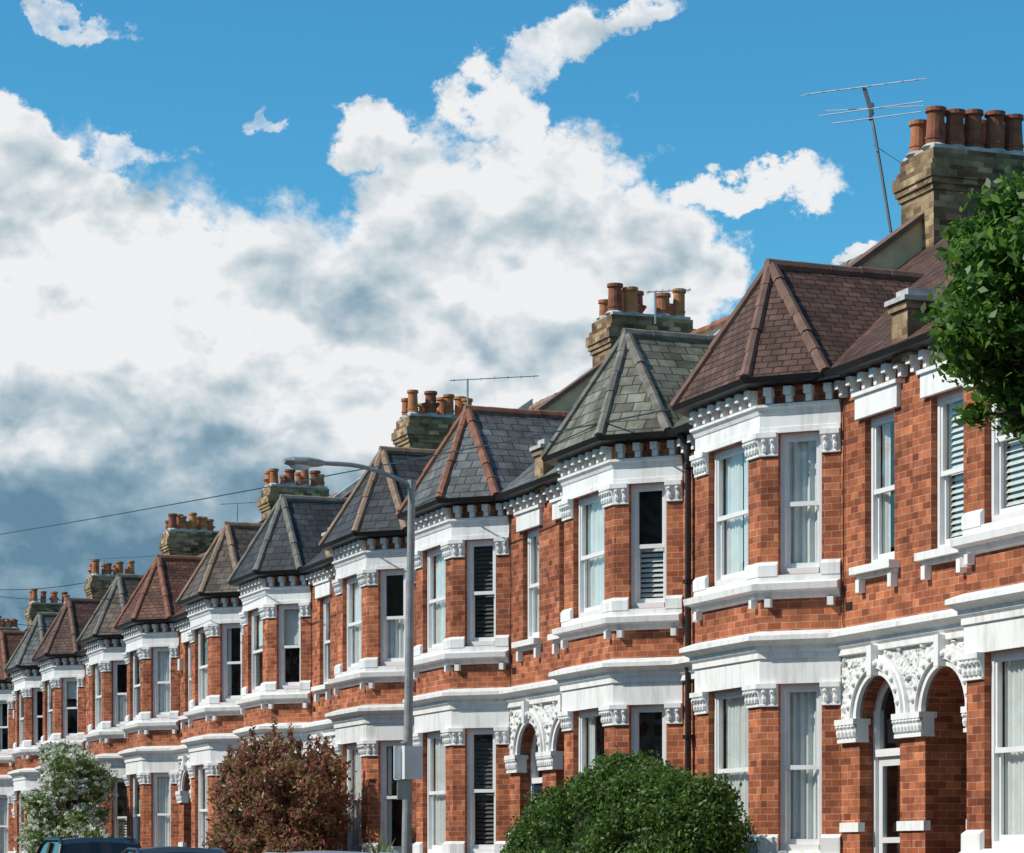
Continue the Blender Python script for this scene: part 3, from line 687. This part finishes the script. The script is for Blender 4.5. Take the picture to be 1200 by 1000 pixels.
# ---------------------------------------------------------------- cars
tyre=simple('tyre',(.02,.02,.02),.9,.1); hub=simple('alloy',(.45,.46,.47),.35,.1,5,0,.5,.8)
cglass=simple('car_glass',(.012,.014,.016),.05,.05,5,0,.8); trimm=simple('car_trim',(.02,.02,.02),.5,.1)
def car(x,y,paint,hgt,length=4.4,width=1.8,estate=False):
    par=empty('parked_car',(x,y,0)); body,gls,tr,wh,hb=MB(),MB(),MB(),MB(),MB()
    L=length/2; W=width/2; belt=hgt*.62
    low=[(-L,.35),(-L-.02,.6),(-L+.08,belt*.92),(-L*.55,belt),(L*.5 if not estate else L*.9,belt*1.02),(L-.05,belt*.95),(L,.6),(L-.03,.33)]
    ys=[(-W,.96,.0),(-W+.06,1,.04),(0,1.01,.06),(W-.06,1,.04),(W,.96,0)]
    rings=[]
    for (yy,sx,up) in ys: rings.append([Vector((px_*sx,yy,z+(up if z>.5 else 0))) for px_,z in low])
    for a,b in zip(rings,rings[1:]):
        for i in range(len(low)): j=(i+1)%len(low); body.face([a[i],a[j],b[j],b[i]],True)
    body.face(rings[0]);body.face(rings[-1][::-1])
    f0,f1=-L*.52,-L*.12; r1,r0=(L*.72,L*.92) if estate else (L*.45,L*.8)
    wb,wt2=W-.05,W-.22; rt=hgt
    secs=[(f0,belt+.02,wb),(f1,rt-.06,wt2),(f1+.3,rt,wt2-.02),(r1-.2,rt-.01,wt2-.02),(r1,rt-.08,wt2),(r0,belt+.02,wb)]
    for a,b in zip(secs,secs[1:]):
        tgt=gls if (a is secs[0] or b is secs[-1]) else body
        n=8
        for i in range(n):
            ya,yb2=-1+2*i/n,-1+2*(i+1)/n; cv=lambda t:.045*(1-t*t)
            tgt.face([Vector((a[0],a[2]*ya,a[1]+cv(ya))),Vector((a[0],a[2]*yb2,a[1]+cv(yb2))),Vector((b[0],b[2]*yb2,b[1]+cv(yb2))),Vector((b[0],b[2]*ya,b[1]+cv(ya)))],True)
    for s in(-1,1):
        gls.face([Vector((q[0],s*q[2],q[1])) for q in secs]+[])
        for q in (f1+.75,):
            tube(tr,(q,s*(wt2+.01),rt-.04),(q+.05,s*(wb+.01),belt+.03),.035,6)
        for a,b in zip(secs,secs[1:]): tube(body,(a[0],s*a[2],a[1]),(b[0],s*b[2],b[1]),.03,6)
        for wx in(-L*.62,L*.6):
            tube(wh,(wx,s*(W-.2),.32),(wx,s*(W+.01),.32),.32,20); tube(hb,(wx,s*(W-.02),.32),(wx,s*(W+.02),.32),.2,14)
            tube(tr,(wx,s*(W-.25),.33),(wx,s*(W+.003),.33),.37,20)
        if estate: tube(tr,(f1+.2,s*(wt2-.05),rt+.03),(r1-.2,s*(wt2-.05),rt+.03),.018,6)
        lump(body,(f0+.35,s*(W+.07),belt+.06),.07,.1,.07,8,6)
        box(hb,-L-.03,-L+.08,s*W*.75-.16,s*W*.75+.16,.58,.72)
    box(tr,-L-.03,-L+.02,-.5,.5,.36,.5)
    for m,nm,mt in((body,'body',paint),(gls,'windows',cglass),(tr,'trim',trimm),(wh,'tyres',tyre),(hb,'hubs_and_lights',hub)): obj(nm,m.mesh(nm),par,mt)
blackp=simple('black_car_paint',(.012,.012,.014),.25,.02,5,0,.4); greyp=simple('dark_grey_car_paint',(.03,.033,.036),.3,.02,5,0,.4); silv=simple('silver_car_paint',(.45,.46,.48),.3,.02,5,0,.6,.5)
cp=px(97,985,8.1); car(cp.x,8.1,blackp,cp.z,3.7,1.6,True)
cp=px(198,996,8.1); car(cp.x,8.1,greyp,px(196,996,8.1).z,3.7,1.6)
cp=px(378,1000,8.1); car(cp.x,8.1,silv,px(378,1002,8.1).z,4.1,1.75)

# ---------------------------------------------------------------- sun + sky
az=Vector((-.16,-1,0)).normalized(); EL=math.radians(41)
sd=Vector((az.x*math.cos(EL),az.y*math.cos(EL),math.sin(EL)))
sl=bpy.data.lights.new('sun','SUN'); sl.energy=4.4; sl.angle=math.radians(.5); sl.color=(1,.945,.85)
so=bpy.data.objects.new('sun',sl); sc.collection.objects.link(so); so.rotation_euler=sd.to_track_quat('Z','Y').to_euler(); so.location=(0,-20,40)
w=bpy.data.worlds.new('World'); sc.world=w; w.use_nodes=True; nt=w.node_tree; L=nt.links
bg=nt.nodes['Background']; bg.inputs[1].default_value=.1
sky=N(nt,'ShaderNodeTexSky',sky_type='NISHITA'); sky.sun_disc=False; sky.sun_elevation=EL; sky.sun_rotation=math.atan2(sd.x,sd.y)
sky.air_density=1.0; sky.dust_density=.2; sky.ozone_density=2.5
tc=N(nt,'ShaderNodeTexCoord')
def mth(op,a,b=None,c=None,clamp=False):
    n=N(nt,'ShaderNodeMath',operation=op); n.use_clamp=clamp
    for i,v in enumerate((a,b,c)):
        if v is None: continue
        if isinstance(v,bpy.types.NodeSocket): L.new(v,n.inputs[i])
        else: n.inputs[i].default_value=v
    return n.outputs[0]
def dotv(v,vec):
    n=N(nt,'ShaderNodeVectorMath',operation='DOT_PRODUCT'); L.new(v,n.inputs[0]); n.inputs[1].default_value=vec; return n.outputs['Value']
dirv=tc.outputs['Generated']
def fbm(scale,detail,rough,offset=(0,0,0),stretch=1.5,dist=0,col=False):
    va=N(nt,'ShaderNodeVectorMath',operation='ADD'); L.new(dirv,va.inputs[0]); va.inputs[1].default_value=offset
    vm=N(nt,'ShaderNodeVectorMath',operation='MULTIPLY'); L.new(va.outputs[0],vm.inputs[0]); vm.inputs[1].default_value=(1,1,stretch)
    n=N(nt,'ShaderNodeTexNoise'); n.inputs['Scale'].default_value=scale; n.inputs['Detail'].default_value=detail; n.inputs['Roughness'].default_value=rough; n.inputs['Distortion'].default_value=dist
    L.new(vm.outputs[0],n.inputs['Vector']); return n.outputs[1 if col else 0]
fx=dotv(dirv,tuple(Fv)); rx=dotv(dirv,tuple(Rv)); uz=dotv(dirv,(0,0,1))
azn0=mth('ARCTAN2',rx,fx); hor=mth('SQRT',mth('ADD',mth('MULTIPLY',fx,fx),mth('MULTIPLY',rx,rx))); eln0=mth('ARCTAN2',uz,hor)
wc=N(nt,'ShaderNodeSeparateColor'); L.new(fbm(18,7,.62,(2.1,.4,.9),1.2,0,True),wc.inputs[0])
azn=mth('ADD',azn0,mth('MULTIPLY',mth('SUBTRACT',wc.outputs[0],.5),.095)); eln=mth('ADD',eln0,mth('MULTIPLY',mth('SUBTRACT',wc.outputs[1],.5),.08))
def ae(x,y):
    a=math.atan((x-600)/FPX); return a,math.atan((HOR-y)*math.cos(a)/FPX)
def blob(x,y,rx_,ry_,wt,rot=0,lo=1.35,hi=.4):
    a,e=ae(x,y); da=mth('SUBTRACT',azn,a); de=mth('SUBTRACT',eln,e)
    c,s=math.cos(rot),math.sin(rot)
    p=mth('MULTIPLY_ADD',da,c,mth('MULTIPLY',de,s)); q=mth('MULTIPLY_ADD',da,-s,mth('MULTIPLY',de,c))
    p=mth('MULTIPLY',p,FPX/rx_); q=mth('MULTIPLY',q,FPX/ry_)
    d=mth('SQRT',mth('ADD',mth('MULTIPLY',p,p),mth('MULTIPLY',q,q)))
    mr=N(nt,'ShaderNodeMapRange',interpolation_type='SMOOTHSTEP'); L.new(d,mr.inputs[0]); mr.inputs[1].default_value=lo; mr.inputs[2].default_value=hi; mr.inputs[3].default_value=0; mr.inputs[4].default_value=wt
    return mr.outputs[0]
BL=[(60,440,330,290,1.1,0),(330,440,340,225,1.1,0),(560,350,240,215,1.1,.1),(620,215,165,85,1.0,.1),(720,340,170,120,1.1,.15),(870,238,140,36,.95,.12),(450,160,80,42,.85,-.1),(510,240,140,80,1.0,.2),(600,115,75,55,.85,.7),(650,55,80,38,.72,.45),(740,20,90,26,.66,.2),
    (790,330,110,80,1.0,.3),(0,170,120,70,1.0,-.4),(130,240,150,70,1.0,-.3),(300,720,700,270,1.2,0),(640,600,310,200,1.1,0),(285,143,34,16,.62,-.3),(90,-6,90,18,.62,0),(150,165,70,26,.64,0),(992,308,32,16,.85,0)]
tot=None
for b in BL:
    v=blob(*b); tot=v if tot is None else mth('MAXIMUM',tot,v)
far=N(nt,'ShaderNodeMapRange'); L.new(mth('ABSOLUTE',azn),far.inputs[0]); far.inputs[1].default_value=.3; far.inputs[2].default_value=.6; far.inputs[3].default_value=0; far.inputs[4].default_value=.42
tot=mth('MAXIMUM',tot,far.outputs[0])
f1=fbm(24,11,.64,(.3,.1,.2),1.3,.15)
dens=mth('ADD',tot,mth('MULTIPLY',mth('SUBTRACT',f1,.5),1.2))
mr=N(nt,'ShaderNodeMapRange',interpolation_type='SMOOTHSTEP'); L.new(dens,mr.inputs[0]); mr.inputs[1].default_value=.38; mr.inputs[2].default_value=.76
alpha=mr.outputs[0]
g1=fbm(12,4,.45,(.3,.1,.2),1.7,.1); g2=fbm(12,4,.45,(.3-.006,.1,.2+.016),1.7,.1)
h1=fbm(34,6,.5,(.8,.1,.5),1.4,.2); h2=fbm(34,6,.5,(.8-.003,.1,.5+.007),1.4,.2)
shade_blob=mth('MAXIMUM',blob(60,650,520,190,.85,0,1.3,.2),mth('MAXIMUM',blob(400,600,330,110,.42,0,1.4,.1),mth('MAXIMUM',blob(700,285,170,50,.2,0,1.4,.1),mth('MAXIMUM',blob(100,480,190,60,.3,0,1.4,.1),blob(560,420,200,60,.18,0,1.4,.1)))))
rel=mth('ADD',mth('MULTIPLY',mth('SUBTRACT',g1,g2),1.5),mth('MULTIPLY',mth('SUBTRACT',h1,h2),1.5))
f3=fbm(6,4,.45,(1.3,.7,.2),2.0)
edge=mth('MULTIPLY',mth('SUBTRACT',1.0,dens,None,True),.25)
lum=mth('ADD',mth('ADD',mth('SUBTRACT',.86,mth('MULTIPLY',shade_blob,.8)),edge),mth('ADD',rel,mth('MULTIPLY',mth('SUBTRACT',f3,.5),.35)))
cr=ramp(nt,[(0,(1.3,2.5,3.5)),(.35,(2.8,4.1,5.0)),(.65,(5.6,6.4,6.9)),(.92,(8.6,8.75,8.9))]); L.new(lum,cr.inputs[0])
hs=N(nt,'ShaderNodeHueSaturation'); L.new(sky.outputs[0],hs.inputs['Color']); hs.inputs['Saturation'].default_value=1.22
skyc=mixc(nt,hs.outputs[0],(.70,1.45,1.42),1.0)
L.new(mixc(nt,skyc,cr.outputs[0],alpha,'MIX'),bg.inputs[0])

# ---------------------------------------------------------------- camera
cam=bpy.data.cameras.new('camera'); co=bpy.data.objects.new('camera',cam); sc.collection.objects.link(co); sc.camera=co
co.location=(0,0,EYE); co.rotation_euler=(math.radians(90),0,math.pi/2-TH)
cam.sensor_width=36; cam.lens=FPX/1200*36; cam.shift_y=(HOR-500)/1200; cam.clip_end=4000; cam.clip_start=.1
sc.view_settings.view_transform='Standard'; sc.view_settings.look='None'; sc.view_settings.exposure=0
